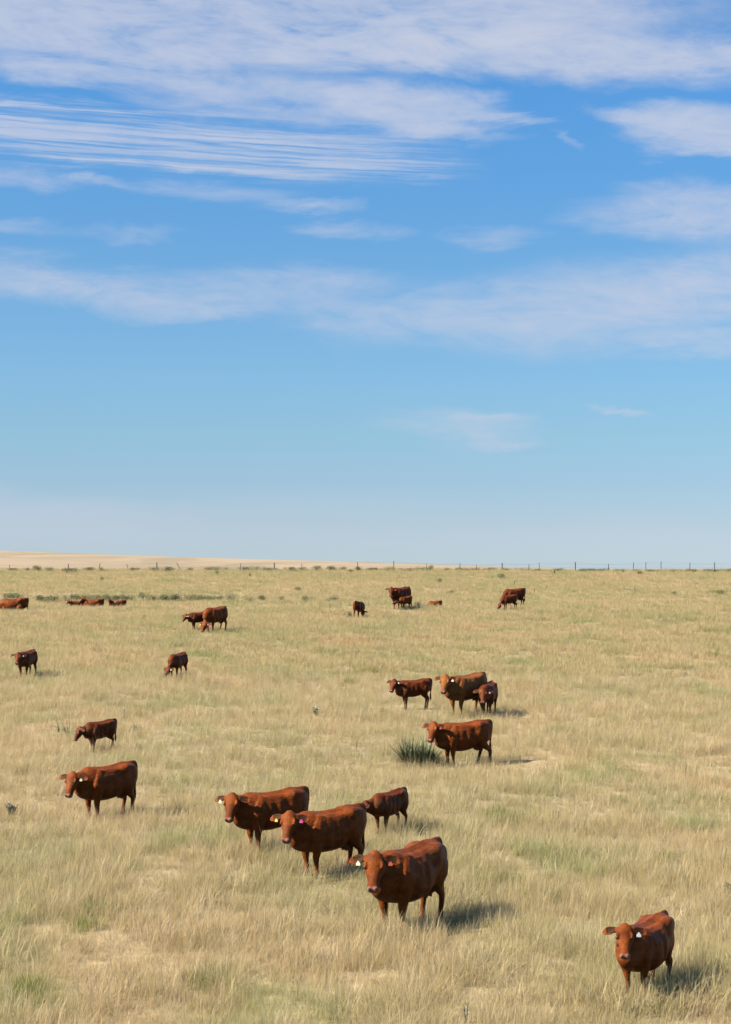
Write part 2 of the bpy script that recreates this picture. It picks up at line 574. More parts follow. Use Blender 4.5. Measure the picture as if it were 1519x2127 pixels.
# green clumps
green_tufts = [tuft_mesh("green_tuft", 60, 0.2, 0.16, 0.36, 0.008, mat_green, rnd, 1.0) for _ in range(3)]
gpts, gs = [], []
for px, py, rx, ry, n in ((425, 2045, 0.34, 0.4, 12), (60, 2075, 0.3, 0.6, 10), (195, 1890, 0.4, 0.5, 5), (1045, 1705, 0.62, 0.6, 16), (1035, 1832, 0.3, 0.4, 8),
                          (1385, 1790, 0.6, 0.5, 10), (760, 1405, 0.7, 2.2, 20), (725, 1420, 0.4, 1.0, 6), (390, 1685, 0.2, 0.4, 4), (1130, 1870, 0.4, 0.4, 3),
                          (1300, 1668, 0.3, 0.4, 4), (1010, 1430, 0.8, 1.5, 5), (1180, 1282, 0.5, 1.0, 6), (1115, 1290, 0.4, 1.0, 5), (975, 1330, 0.8, 2, 5),
                          (1045, 1316, 0.5, 1.0, 4), (1405, 1318, 0.5, 1.5, 4), (1470, 1312, 0.4, 1.5, 5), (800, 1487, 0.25, 0.6, 3), (1500, 1365, 0.6, 2, 5),
                          (1300, 1342, 0.6, 2, 4), (810, 1285, 0.5, 1, 4), (300, 1480, 0.5, 1.5, 3), (1270, 1355, 0.4, 1.0, 3), (190, 1925, 0.4, 0.4, 4)):
    q = on_ground(px, py)
    for _ in range(int(n * 1.4)):
        x, y = q.x + rnd.gauss(0, rx * 0.55), q.y + rnd.gauss(0, ry * 0.55)
        gpts.append((x, y, float(ground_z(x, y)) - 0.01))
        gs.append(rnd.uniform(0.65, 1.1))
ng = len(gpts)
scatter("green_grass", gpts, np.repeat(np.array(gs)[:, None], 3, 1), np.stack([np.zeros(ng), np.zeros(ng), rng.uniform(0, 6.28, ng)], 1),
        rng.integers(0, 3, ng), green_tufts)


# ------------------------------------------------------------------ cattle
def coat_material(name, c_main, c_dark):
    m, t, b = principled(name)
    at = t.node('ShaderNodeAttribute', attribute_name="pigment_ear_shade")
    co = t.node('ShaderNodeTexCoord').outputs['Object']
    n1 = t.noise(t.vmath('MULTIPLY', co, (3, 3, 5)), 1.1, 4, 0.55)
    n2 = t.noise(t.vmath('MULTIPLY', co, (9, 14, 22)), 1.3, 5, 0.7)
    col = t.mix(t.maprange(n1, 0.35, 0.68, 0, 0.8, True), c_main, c_dark)
    col = t.mix(t.maprange(n2, 0.42, 0.72, 0, 0.55), col, c_dark)
    n3 = t.noise(t.vmath('ADD', co, (7, 3, 1)), 2.2, 3, 0.5)
    col = t.mix(t.maprange(n3, 0.56, 0.72, 0, 0.3), col, (0.26, 0.15, 0.07))
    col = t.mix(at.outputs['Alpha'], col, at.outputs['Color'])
    t.put(b.inputs['Base Color'], col)
    b.inputs['Roughness'].default_value = 0.52
    b.inputs['Specular IOR Level'].default_value = 0.22
    b.inputs['Specular Tint'].default_value = (1.0, 0.6, 0.35, 1)
    b.inputs['Sheen Weight'].default_value = 0.02
    b.inputs['Sheen Roughness'].default_value = 0.4
    b.inputs['Sheen Tint'].default_value = (1.0, 0.65, 0.45, 1)
    bp = t.node('ShaderNodeBump')
    bp.inputs['Strength'].default_value = 0.55
    bp.inputs['Distance'].default_value = 0.03
    t.put(bp.inputs['Height'], n2)
    t.put(b.inputs['Normal'], bp.outputs[0])
    return m


COATS = {
    'red': coat_material("red_coat", (0.240, 0.054, 0.0080), (0.085, 0.0165, 0.0038)),
    'dark': coat_material("dark_red_coat", (0.150, 0.030, 0.0062), (0.058, 0.0110, 0.0035)),
    'tan': coat_material("tan_red_coat", (0.300, 0.100, 0.023), (0.160, 0.046, 0.011)),
}


def plain(name, colr, rough=0.5, spec=0.4):
    m, t, b = principled(name)
    n = t.noise(t.node('ShaderNodeTexCoord').outputs['Object'], 30, 3, 0.6)
    t.put(b.inputs['Base Color'], t.mix(t.maprange(n, 0.3, 0.7, 0, 0.25), colr, tuple(x * 0.7 for x in colr)))
    b.inputs['Roughness'].default_value = rough
    b.inputs['Specular IOR Level'].default_value = spec
    return m


TAGS = {'white': plain("white_tag", (0.80, 0.78, 0.72)), 'cream': plain("cream_tag", (0.74, 0.68, 0.40)), 'yellow': plain("yellow_tag", (0.75, 0.52, 0.05)),
        'pink': plain("pink_tag", (0.80, 0.10, 0.28)), 'orange': plain("orange_tag", (0.85, 0.16, 0.06)), 'red': plain("red_tag", (0.72, 0.04, 0.05))}
mat_eye = plain("eye", (0.012, 0.008, 0.006), 0.15, 0.6)


def cat_rom(secs, sub):
    """Catmull-Rom through rows of numbers"""
    A = np.array(secs, float)
    out = []
    for i in range(len(A) - 1):
        p0, p1, p2, p3 = A[max(i - 1, 0)], A[i], A[i + 1], A[min(i + 2, len(A) - 1)]
        for k in range(sub):
            t_ = k / sub
            out.append(0.5 * (2 * p1 + (p2 - p0) * t_ + (2 * p0 - 5 * p1 + 4 * p2 - p3) * t_ ** 2 + (3 * p1 - p0 - 3 * p2 + p3) * t_ ** 3))
    out.append(A[-1])
    return out


class Bag:
    def __init__(s):
        s.v, s.f = [], []

    def loft(s, rings):
        n = len(rings[0])
        i0 = len(s.v)
        for r in rings:
            s.v += [tuple(p) for p in r]
        for j in range(len(rings) - 1):
            for i in range(n):
                a, b_ = i0 + j * n + i, i0 + j * n + (i + 1) % n
                s.f.append((a, b_, b_ + n, a + n))
        s.f.append(tuple(i0 + i for i in range(n))[::-1])
        s.f.append(tuple(i0 + (len(rings) - 1) * n + i for i in range(n)))

    def mesh(s, name):
        me = bpy.data.meshes.new(name)
        me.from_pydata(s.v, [], s.f)
        bm = bmesh.new()
        bm.from_mesh(me)
        bmesh.ops.recalc_face_normals(bm, faces=bm.faces)
        bm.to_mesh(me)
        bm.free()
        return me


def ring(c, u, v, a, bu, bd, ex=2.0, n=18):
    out = []
    for i in range(n):
        t_ = 2 * math.pi * i / n
        cs, sn = math.cos(t_), math.sin(t_)
        x = a * math.copysign(abs(cs) ** (2 / ex), cs)
        y = (bu if sn > 0 else bd) * math.copysign(abs(sn) ** (2 / ex), sn)
        out.append(c + u * x + v * y)
    return out


def tube(bag, pts, sub=3, n=12, flat=None):
    """pts: (x, y, z, r_along_X, r_along_Y): a limb with elliptical sections"""
    S = cat_rom(pts, sub)
    rings = []
    for i, q in enumerate(S):
        c_ = Vector(q[:3])
        d = (Vector(S[min(i + 1, len(S) - 1)][:3]) - Vector(S[max(i - 1, 0)][:3])).normalized()
        u = Vector((0, 1, 0))
        if abs(d.y) > 0.9: u = Vector((1, 0, 0))
        v = d.cross(u).normalized()
        u = v.cross(d).normalized()
        rings.append(ring(c_, u, v, q[4], q[3], q[3], 2, n))
    bag.loft(rings)


COW = dict(  # x, top, bottom, half width, height of widest point (0..1), exponent
    torso=[(-0.92, 1.20, 0.96, 0.07, 0.5, 2.0), (-0.88, 1.27, 0.82, 0.15, 0.58, 2.2), (-0.78, 1.330, 0.70, 0.230, 0.66, 2.5), (-0.63, 1.355, 0.64, 0.29, 0.72, 2.7),
           (-0.45, 1.360, 0.60, 0.340, 0.74, 2.7), (-0.22, 1.315, 0.52, 0.365, 0.52, 2.4), (0.02, 1.290, 0.475, 0.390, 0.47, 2.2), (0.24, 1.285, 0.470, 0.380, 0.47, 2.2),
           (0.44, 1.318, 0.485, 0.315, 0.56, 1.95), (0.60, 1.315, 0.505, 0.265, 0.60, 1.85), (0.76, 1.22, 0.555, 0.215, 0.56, 1.85), (0.87, 1.08, 0.64, 0.15, 0.5, 2.0), (0.92, 0.99, 0.76, 0.07, 0.5, 2)],
    head=1.11, leg=1.0, neck=0.58, dew=1.0)
CALF = dict(
    torso=[(-0.80, 1.22, 1.02, 0.06, 0.5, 2.0), (-0.76, 1.285, 0.90, 0.13, 0.55, 2.1), (-0.67, 1.335, 0.80, 0.195, 0.60, 2.2), (-0.55, 1.358, 0.74, 0.235, 0.62, 2.3),
           (-0.40, 1.350, 0.70, 0.255, 0.58, 2.3), (-0.20, 1.295, 0.63, 0.285, 0.48, 2.2), (0.00, 1.275, 0.60, 0.305, 0.45, 2.2), (0.20, 1.275, 0.60, 0.295, 0.44, 2.2),
           (0.38, 1.290, 0.62, 0.265, 0.46, 2.2), (0.52, 1.28, 0.64, 0.235, 0.47, 2.2), (0.64, 1.21, 0.66, 0.185, 0.46, 2.1), (0.71, 1.11, 0.70, 0.12, 0.45, 2.0), (0.74, 1.02, 0.80, 0.05, 0.5, 2)],
    head=1.16, leg=0.92, neck=0.55, dew=0.5)
exclusions = []
CATTLE = []


def remesh(me, voxel, smooth):
    o = bpy.data.objects.new("body", me)
    COL.objects.link(o)
    m = o.modifiers.new("r", 'REMESH')
    m.mode = 'VOXEL'
    m.voxel_size = voxel
    sm = o.modifiers.new("s", 'SMOOTH')
    sm.factor = 0.5
    sm.iterations = smooth
    dg = bpy.context.evaluated_depsgraph_get()
    out = bpy.data.meshes.new_from_object(o.evaluated_get(dg))
    bpy.data.objects.remove(o)
    return out


def make_bovine(px, py, h, A, yaw, label, kind='cow', coat='red', pose='stand', pitch=60, npitch=34, tags=(), fat=1.0, step=(0, 0, 0, 0), voxel=0.017,
                name=None, group=None, tail=0.0, gyaw=None, roll=0.0, hz=0.0, ear=0.0, build=0.45):
    K = dict(COW)
    if kind == 'calf':
        K = dict(CALF)
        K['torso'] = [tuple(a + (b_ - a) * build for a, b_ in zip(r0, r1)) for r0, r1 in zip(CALF['torso'], COW['torso'])]
    s = h / 1.36
    th = R(180 + A)
    loc = on_ground(px, py)
    root = empty(name or kind, loc, th)
    tag(root, label, kind, group)
    bag = Bag()
    X, Y, Z = Vector((1, 0, 0)), Vector((0, 1, 0)), Vector((0, 0, 1))
    drop = 0.0
    if pose == 'lie':
        drop = 0.50 if kind == 'cow' else 0.58
    kx = 1.0
    # trunk
    rows = []
    for r in cat_rom(K['torso'], 3):
        x, top, bot, hw, wz, ex = r
        hw *= 1 + (fat - 1) * math.exp(-((x - 0.0) / 0.5) ** 2)
        bot2 = bot - (fat - 1) * 0.45 * math.exp(-((x - 0.05) / 0.45) ** 2)
        if pose == 'lie':
            hw *= 1.12
            bot2 = max(bot2 + 0.02, drop + 0.02)
        cz = bot2 + (top - bot2) * wz
        rows.append(ring(Vector((x, 0, cz - drop)), Y, Z, hw, top - cz, cz - bot2, ex, 22))
    bag.loft(rows)
    xs = K['torso'][-4][0]
    # hip bones and tail head, shoulder blades
    wide = K['torso'][4][3]
    for sy in (-1, 1):
        hx = K['torso'][4][0]
        tube(bag, [(hx - 0.10, sy * wide * 0.62, 1.235 - drop, 0.05, 0.05), (hx, sy * wide * 0.76, 1.235 - drop, 0.085, 0.075), (hx + 0.12, sy * wide * 0.70, 1.20 - drop, 0.05, 0.05)], 2, 10)
        if pose == 'lie':
            tube(bag, [(xs - 0.20, sy * 0.20, 0.95 - drop, 0.15, 0.06), (xs - 0.08, sy * 0.25, 0.75 - drop, 0.13, 0.07), (xs - 0.02, sy * 0.24, 0.62 - drop, 0.08, 0.05)], 2, 10)
    # tail head
    tx = K['torso'][1][0]
    tube(bag, [(tx + 0.26, 0, 1.30 - drop, 0.05, 0.06), (tx + 0.10, 0, 1.32 - drop, 0.05, 0.06), (tx - 0.02, 0, 1.31 - drop, 0.045, 0.045), (tx - 0.055, 0.01, 1.18 - drop, 0.04, 0.04),
               (tx - 0.035, 0.02 + tail * 0.3, 0.95 - drop, 0.03, 0.03), (tx - 0.005, 0.02 + tail * 0.7, max(0.72 - drop, 0.10), 0.028, 0.028), (tx - 0.0, 0.02 + tail, max(0.52 - drop, 0.08), 0.045, 0.04),
               (tx - 0.0, 0.02 + tail, max(0.36 - drop, 0.06), 0.012, 0.012)], 3, 10)
    lg = K['leg']
    thin = 0.88 if kind == 'calf' else 1.0

    def gz(x, y):
        wx = loc.x + (x * math.cos(th) - y * math.sin(th)) * s
        wy = loc.y + (x * math.sin(th) + y * math.cos(th)) * s
        return (float(ground_z(wx, wy)) - loc.z) / s - 0.012
    if pose != 'lie':
        fx = xs - 0.22
        for i, sy in enumerate((1, -1)):
            o_ = step[i]
            y0 = 0.185 * thin
            g0 = gz(fx + o_, sy * y0)
            tube(bag, [(fx - 0.14, sy * y0 * 0.95, 1.20, 0.15, 0.07), (fx - 0.07, sy * y0 * 1.40, 1.02, 0.215, 0.105), (fx + 0.02, sy * y0 * 1.50, 0.84, 0.20 * thin, 0.12 * thin), (fx + o_ * 0.2 + 0.03, sy * y0 * 1.28, 0.64, 0.135 * thin, 0.105 * thin),
                       (fx + o_ * 0.55 + 0.02, sy * y0 * 1.08, 0.48, 0.088 * thin, 0.080 * thin), (fx + o_ * 0.7 + 0.02, sy * y0 * 1.0, 0.385, 0.074 * thin, 0.070 * thin), (fx + o_ * 0.8 + 0.01, sy * y0 * 0.97, 0.30, 0.054 * thin, 0.053 * thin),
                       (fx + o_ * 0.95, sy * y0 * 0.92, 0.15, 0.043 * thin, 0.043 * thin), (fx + o_ + 0.005, sy * y0 * 0.93, 0.095, 0.055 * thin, 0.054 * thin), (fx + o_ + 0.03, sy * y0 * 0.93, 0.05 + g0, 0.05, 0.05),
                       (fx + o_ + 0.05, sy * y0 * 0.94, g0, 0.068, 0.062)], 2, 12)
        hx = K['torso'][3][0] + 0.06
        for i, sy in enumerate((1, -1)):
            o_ = step[2 + i]
            y0 = 0.20 * thin
            g0 = gz(hx - 0.1 + o_, sy * y0)
            tube(bag, [(hx + 0.06, sy * y0 * 0.75, 1.22, 0.16, 0.09), (hx + 0.0, sy * y0 * 0.98, 1.02, 0.225 * thin, 0.125), (hx + 0.02, sy * y0 * 1.08, 0.84, 0.205 * thin, 0.135 * thin), (hx + 0.02 + o_ * 0.1, sy * y0 * 1.02, 0.69, 0.155 * thin, 0.105 * thin),
                       (hx - 0.06 + o_ * 0.3, sy * y0 * 0.93, 0.575, 0.098 * thin, 0.068 * thin), (hx - 0.135 + o_ * 0.5, sy * y0 * 0.9, 0.49, 0.077 * thin, 0.052 * thin), (hx - 0.135 + o_ * 0.65, sy * y0 * 0.9, 0.40, 0.058 * thin, 0.048 * thin),
                       (hx - 0.115 + o_ * 0.8, sy * y0 * 0.9, 0.27, 0.046 * thin, 0.042 * thin), (hx - 0.10 + o_ * 0.93, sy * y0 * 0.92, 0.15, 0.047 * thin, 0.045 * thin), (hx - 0.09 + o_, sy * y0 * 0.93, 0.10, 0.058 * thin, 0.056 * thin),
                       (hx - 0.06 + o_, sy * y0 * 0.93, 0.05 + g0, 0.052, 0.052), (hx - 0.04 + o_, sy * y0 * 0.94, g0, 0.068, 0.062)], 2, 12)
    else:
        fx = xs - 0.15
        for sy in (1, -1):
            tube(bag, [(fx, sy * 0.2, 0.22, 0.11, 0.10), (fx + 0.16, sy * 0.24, 0.12, 0.08, 0.08), (fx + 0.02, sy * 0.27, 0.06, 0.06, 0.06), (fx - 0.2, sy * 0.26, 0.05, 0.05, 0.05)], 3, 10)
            hx = K['torso'][3][0] + 0.1
            tube(bag, [(hx, sy * 0.26, 0.34, 0.24, 0.14), (hx + 0.18, sy * 0.36, 0.20, 0.15, 0.11), (hx + 0.02, sy * 0.42, 0.08, 0.07, 0.07), (hx + 0.26, sy * 0.44, 0.05, 0.05, 0.05)], 3, 10)
    # udder
    if kind == 'cow' and pose != 'lie':
        tube(bag, [(-0.62, 0, 0.66, 0.10, 0.14), (-0.50, 0, 0.575, 0.13, 0.155), (-0.36, 0, 0.60, 0.10, 0.13)], 3, 12)
        for ax in (-0.55, -0.43):
            for sy in (-1, 1):
                tube(bag, [(ax, sy * 0.07, 0.54, 0.028, 0.028), (ax, sy * 0.075, 0.44, 0.02, 0.02)], 2, 8)
    # neck
    yw = R(yaw)
    gy = R(gyaw) if gyaw is not None else yw * 0.30
    nl = K['neck']
    base0 = Vector((xs - 0.28, 0, 1.00 - drop))
    base1 = Vector((xs - 0.08, 0, 1.01 - drop))
    npr = R(npitch)
    nd = Vector((math.cos(npr) * math.cos(gy), math.cos(npr) * math.sin(gy), math.sin(npr)))
    poll = base1 + nd * nl + Vector((0, 0, hz))
    hs = K['head'] if kind == 'cow' else 1.18 - 0.14 * build
    pr = R(pitch)
    F = Vector((math.cos(pr) * math.cos(yw), math.cos(pr) * math.sin(yw), -math.sin(pr)))
    S_ = Vector((-math.sin(yw), math.cos(yw), 0))
    T_ = S_.cross(F).normalized() * -1
    if T_.dot(Vector((math.cos(yw), math.sin(yw), 0.4))) < 0:
        T_ = -T_
    if roll:
        M_ = Matrix.Rotation(R(roll), 3, F)
        S_, T_ = M_ @ S_, M_ @ T_
    jn = poll - T_ * 0.10 * hs + F * 0.10 * hs          # where the neck enters the head
    ctr = [base0, base1 + Vector((0.02, 0, 0.0)), base1.lerp(jn, 0.42) + Vector((0, 0, 0.01)), base1.lerp(jn, 0.75), jn]
    rad = [(0.27, 0.29, 0.34), (0.225, 0.25, 0.34), (0.165, 0.20, 0.32), (0.135, 0.165, 0.235), (0.125, 0.13, 0.14)]
    if kind == 'calf':
        rad = [(a * 0.84, b_ * 0.95, c_ * 0.84) for a, b_, c_ in rad]
    if pose == 'graze':
        rad = [(a, b_ * 0.9, c_ * 0.85) for a, b_, c_ in rad]
    nsec = cat_rom([(*c_, *r_) for c_, r_ in zip(ctr, rad)], 4)
    rings = []
    for i, q in enumerate(nsec):
        d = (Vector(nsec[min(i + 1, len(nsec) - 1)][:3]) - Vector(nsec[max(i - 1, 0)][:3])).normalized()
        u = Z.cross(d)
        u = u.normalized() if u.length > 0.05 else Y
        v = d.cross(u).normalized()
        rings.append(ring(Vector(q[:3]), u, v, q[3], q[4], q[5], 2.1, 18))
    bag.loft(rings)
    if K['dew'] > 0 and pose != 'graze':      # dewlap and brisket
        b0 = Vector((xs - 0.10, 0, 0.66 - drop))
        b1 = Vector((xs + 0.09, 0, 0.68 - drop))
        b2 = base1.lerp(jn, 0.45) - Z * 0.27
        b3 = jn - T_ * 0.10 - Z * 0.06
        pts = [(*b0, 0.12, 0.10), (*b1, 0.11 * (0.7 + 0.3 * K['dew']), 0.075), (*(b1.lerp(b2, 0.55) + X * 0.03), 0.10, 0.065), (*b2, 0.08, 0.05), (*b3, 0.05, 0.05)]
        if drop: pts = pts[1:]
        tube(bag, pts, 3, 12)
    # head

    def hp(l, sd_, tp):
        return poll + (F * l + S_ * sd_ + T_ * tp) * hs
    hsec = [(-0.035, -0.06, 0.06, 0.04, 0.05), (0.0, -0.045, 0.112, 0.075, 0.08), (0.06, -0.05, 0.140, 0.085, 0.11), (0.14, -0.055, 0.150, 0.088, 0.135), (0.21, -0.06, 0.146, 0.086, 0.155), (0.28, -0.06, 0.122, 0.078, 0.148),
            (0.35, -0.055, 0.096, 0.068, 0.120), (0.42, -0.05, 0.087, 0.060, 0.098), (0.475, -0.05, 0.092, 0.058, 0.092), (0.52, -0.055, 0.090, 0.050, 0.082), (0.548, -0.062, 0.060, 0.032, 0.052)]
    bag.loft([ring(hp(q[0], 0, q[1]), S_, T_, q[2] * hs, (q[3] + 0.02) * hs, q[4] * hs, 2.0, 18) for q in cat_rom([(h_[0], h_[1] - 0.018, *h_[2:]) for h_ in hsec], 3)])
    # brow ridges, poll tuft, nostril rims
    bag.loft([ring(hp(l, 0, -0.02), S_, T_, a * hs, b_ * hs, b_ * hs, 2, 12) for l, a, b_ in ((-0.05, 0.03, 0.02), (-0.03, 0.065, 0.05), (0.03, 0.075, 0.06), (0.09, 0.06, 0.05), (0.12, 0.03, 0.03))])
    for sg in (1, -1):
        bag.loft([ring(hp(l, sg * sd_, 0.0), S_, T_, a * hs, a * hs, a * hs, 2, 10) for l, sd_, a in ((0.11, 0.10, 0.012), (0.14, 0.118, 0.026), (0.19, 0.124, 0.028), (0.225, 0.118, 0.016))])
        bag.loft([ring(hp(l, sg * 0.045, -0.022), S_, T_, a * hs, a * hs, a * hs, 2, 10) for l, a in ((0.47, 0.01), (0.49, 0.032), (0.525, 0.034), (0.55, 0.014))])
    # ears: a leaf-shaped flap, cupped to the front
    ear_pts = {}
    for sg in (1, -1):
        e0 = hp(0.05, sg * 0.115, -0.05)
        out = (S_ * sg * 0.94 + F * (0.12 + ear) - T_ * 0.22 + Z * 0.04).normalized()
        wd_ = (F - out * F.dot(out)).normalized()
        nm = out.cross(wd_).normalized()
        if nm.dot(T_) < 0: nm = -nm
        rings = []
        for f, wdt, th_ in ((0.0, 0.034, 0.028), (0.15, 0.046, 0.024), (0.35, 0.070, 0.020), (0.6, 0.080, 0.018), (0.8, 0.066, 0.016), (0.93, 0.042, 0.014), (1.0, 0.014, 0.012)):
            c_ = e0 + out * (0.27 * f) * hs - nm * 0.02 * hs * math.sin(f * math.pi) + wd_ * 0.025 * f * f * hs
            rr = []
            for k in range(14):
                t_ = 2 * math.pi * k / 14
                a_, b2_ = math.cos(t_) * wdt, math.sin(t_) * th_
                cup = 0.42 * abs(a_) ** 1.5 / max(wdt, 0.01) ** 0.5      # edges rise to the front
                rr.append(c_ + (wd_ * a_ + nm * (b2_ + cup)) * hs)
            rings.append(rr)
        bag.loft(rings)
        ear_pts[sg] = (e0, out, wd_, nm)
    me = bag.mesh("body")
    me = remesh(me, voxel, 3)
    nv = len(me.vertices)
    co = np.empty(nv * 3, np.float32)
    me.vertices.foreach_get("co", co)
    co = co.reshape(-1, 3).astype(float)
    if pose != 'lie':
        ay = np.abs(co[:, 1])
        press = (0.17 * np.exp(-((co[:, 0] + 0.27) / 0.12) ** 2 - ((co[:, 2] - 1.10) / 0.13) ** 2)
                 + 0.09 * np.exp(-((co[:, 0] - (xs - 0.56)) / 0.07) ** 2 - ((co[:, 2] - 0.88) / 0.25) ** 2)
                 + 0.10 * np.exp(-((co[:, 0] + 0.30) / 0.10) ** 2 - ((co[:, 2] - 0.75) / 0.2) ** 2))
        co[:, 1] *= 1 - press * sstep(0.08, 0.25, ay)
        seed = len(CATTLE) * 3.7
        bump = np.array([mnoise.noise(Vector((a_ * 4.2 + seed, b2 * 4.2, c2 * 2.6))) + 0.5 * mnoise.noise(Vector((a_ * 9.5, b2 * 9.5 + seed, c2 * 6.0))) for a_, b2, c2 in co])
        body_w = sstep(0.15, 0.5, co[:, 2]) * sstep(xs + 0.2, xs - 0.1, co[:, 0])
        co[:, 1] += np.sign(co[:, 1]) * bump * 0.020 * body_w * sstep(0.06, 0.2, ay)
        # backbone and the hollow beside it
        co[:, 2] += (0.022 * np.exp(-(co[:, 1] / 0.045) ** 2) - 0.018 * np.exp(-((ay - 0.13) / 0.06) ** 2)) * sstep(1.18, 1.28, co[:, 2]) * sstep(xs - 0.1, xs - 0.35, co[:, 0])
    rel = (co - np.array(poll)) / hs
    Lc, Sc, Tc = rel @ np.array(F), rel @ np.array(S_), rel @ np.array(T_)
    near_head = (np.abs(Sc) < 0.3) & (np.abs(Tc) < 0.35) & (Lc > -0.2) & (Lc < 0.62)
    pig = np.zeros((nv, 4))
    hd = np.array(near_head, float)

    def paint(mask, colr):
        a = np.clip(mask, 0, 1)[:, None]
        pig[:, :3] = pig[:, :3] * (1 - a) + np.array(colr) * a
        pig[:, 3:] = np.maximum(pig[:, 3:] * (1 - a) + a * 1.0, pig[:, 3:])
    pig[:, :3] = (0.12, 0.03, 0.01)
    if kind == 'cow' and pose != 'lie':
        ud = (co[:, 2] < 0.60) & (np.abs(co[:, 1]) < 0.13) & (co[:, 0] < -0.33) & (co[:, 0] > -0.68)
        paint(ud * 0.7, (0.30, 0.13, 0.08))
    muz = hd * sstep(0.470, 0.512, Lc) * sstep(-0.150, -0.09, Tc)
    paint(muz * 0.85, (0.42, 0.20, 0.145))
    for sg in (1, -1):
        paint(hd * np.exp(-(((Lc - 0.525) / 0.022) ** 2 + ((Sc - sg * 0.048) / 0.018) ** 2 + ((Tc - 0.0) / 0.05) ** 2) * 1.2) * 1.1, (0.02, 0.01, 0.008))
    paint(hd * np.exp(-((Tc + 0.105) / 0.012) ** 2) * sstep(0.44, 0.5, Lc), (0.025, 0.012, 0.008))
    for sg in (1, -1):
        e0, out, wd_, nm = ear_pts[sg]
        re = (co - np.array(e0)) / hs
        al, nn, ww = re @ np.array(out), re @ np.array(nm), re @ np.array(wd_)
        inner_shade = (al > 0.04) & (al < 0.2) & (np.abs(ww) < 0.06) & (nn > -0.01) & (nn < 0.06)
        paint(inner_shade * 0.95, (0.022, 0.008, 0.005))  # dark ear hair, deepened to paint in the shade of the cupped ear
    paint((co[:, 2] < 0.07) * 0.9 if pose != 'lie' else np.zeros(nv), (0.03, 0.025, 0.02))
    at = me.attributes.new("pigment_ear_shade", 'FLOAT_COLOR', 'POINT')
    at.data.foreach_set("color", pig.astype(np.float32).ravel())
    me.vertices.foreach_set("co", (co * s).astype(np.float32).ravel())
    me.polygons.foreach_set("use_smooth", [True] * len(me.polygons))
    me.materials.clear()
    me.name = "body"
    new_obj("body", me, COATS[coat], root)
    # eyes
    for sg in (1, -1):
        bm = bmesh.new()
        bmesh.ops.create_icosphere(bm, subdivisions=2, radius=0.024 * hs * s, matrix=Matrix.Translation(hp(0.208, sg * 0.134, -0.022) * s))
        em = bpy.data.meshes.new("eye")
        bm.to_mesh(em)
        bm.free()
        for p_ in em.polygons: p_.use_smooth = True
        new_obj("eye", em, mat_eye, root)
    # ear tags: (side, colour, size); side 1 is the animal's left
    for sg, colr, sz in tags:
        e0, out, wd_, nm = ear_pts[sg]
        c0 = e0 + (out * 0.115 + nm * 0.038 + wd_ * 0.055) * hs
        dn = (Vector((0, 0, -1)) * 0.9 + wd_ * 0.3).normalized()
        nr = (nm - dn * nm.dot(dn)).normalized()
        sd2 = dn.cross(nr).normalized()
        bg_ = Bag()
        sz *= 0.85
        prof = [(-0.012, 0.012), (0.008, 0.018), (0.020, 0.034), (0.036, 0.042), (0.066, 0.043), (0.073, 0.036)]
        rings = []
        for l, hw in prof:
            cc = c0 + (dn * l + nr * 0.012) * sz
            rings.append([cc + (sd2 * (hw * a_) + nr * (0.006 * b_)) * sz for a_, b_ in ((1, 1), (-1, 1), (-1, -1), (1, -1))])
        bg_.loft(rings)
        tm = bg_.mesh("ear_tag")
        tm.transform(Matrix.Scale(s, 4))
        new_obj("ear_tag", tm, TAGS[colr], root)
    if pose == 'lie':
        exclusions.append((loc.x, loc.y, th, 0.75 * s, 0.28 * s))
    CATTLE.append(root)
    return root


G_COWS = "red cattle spread over the pasture"
W_, C_, Y_, P_, O_, R_ = 'white', 'cream', 'yellow', 'pink', 'orange', 'red'
# side: -1 = ear at the left of the picture when the animal faces the camera
mb = make_bovine
mb(847, 1929, 1.36, 53, 30, "large front cow with a cream tag in one ear and an orange one opposite", fat=1.09, tags=((-1, C_, 1.0), (1, O_, 0.9)), pitch=62, voxel=0.014, tail=0.05)
mb(680, 1817, 1.24, 36, 40, "red cow with a yellow tag in one ear and a pink tag in the other", tags=((-1, Y_, 0.9), (1, P_, 1.0)), pitch=60, voxel=0.015)
mb(562, 1768, 1.20, 30, 46, "red cow standing behind the pink-tagged cow, pale tag under one dark ear", tags=((-1, C_, 1.0),), pitch=60, voxel=0.015, npitch=32)
mb(808, 1731, 0.89, 50, -35, "dark red calf turning its head aside behind the rump of the pink-tagged cow", 'calf', 'dark', pitch=35, npitch=8, voxel=0.016)
mb(220, 1699, 1.18, 43, 26, "stout red cow with a pale yellow tag in one ear, alone at the left", fat=1.04, tags=((1, C_, 0.95),), pitch=63, voxel=0.015, npitch=20)
mb(207, 1561, 0.87, 42, -8, "dark red calf walking left with lowered head beyond the stout cow", 'calf', 'dark', pitch=62, npitch=10, voxel=0.018, step=(0.06, -0.06, 0.14, -0.22))
mb(962, 1591, 1.19, 19, 42, "red cow with a red ear tag standing beside the large yucca", fat=1.06, tags=((1, R_, 0.9),), pitch=60, voxel=0.016, step=(0.0, 0.05, -0.16, 0.1))
mb(858, 1473, 0.99, 13, 48, "slender dark red calf broadside with raised head and white ear tag", 'calf', 'dark', tags=((1, W_, 0.8),), npitch=38, pitch=55, voxel=0.018)
mb(967, 1486, 1.34, 43, 27, "tan-red cow, palest of the herd, with a long white ear tag", coat='tan', tags=((1, W_, 1.1),), pitch=62, voxel=0.018)
mb(1014, 1487, 1.08, 74, 10, "dark red calf facing the camera at the tan cow's rump", 'calf', 'dark', tags=((1, W_, 0.9),), npitch=15, pitch=62, voxel=0.018)
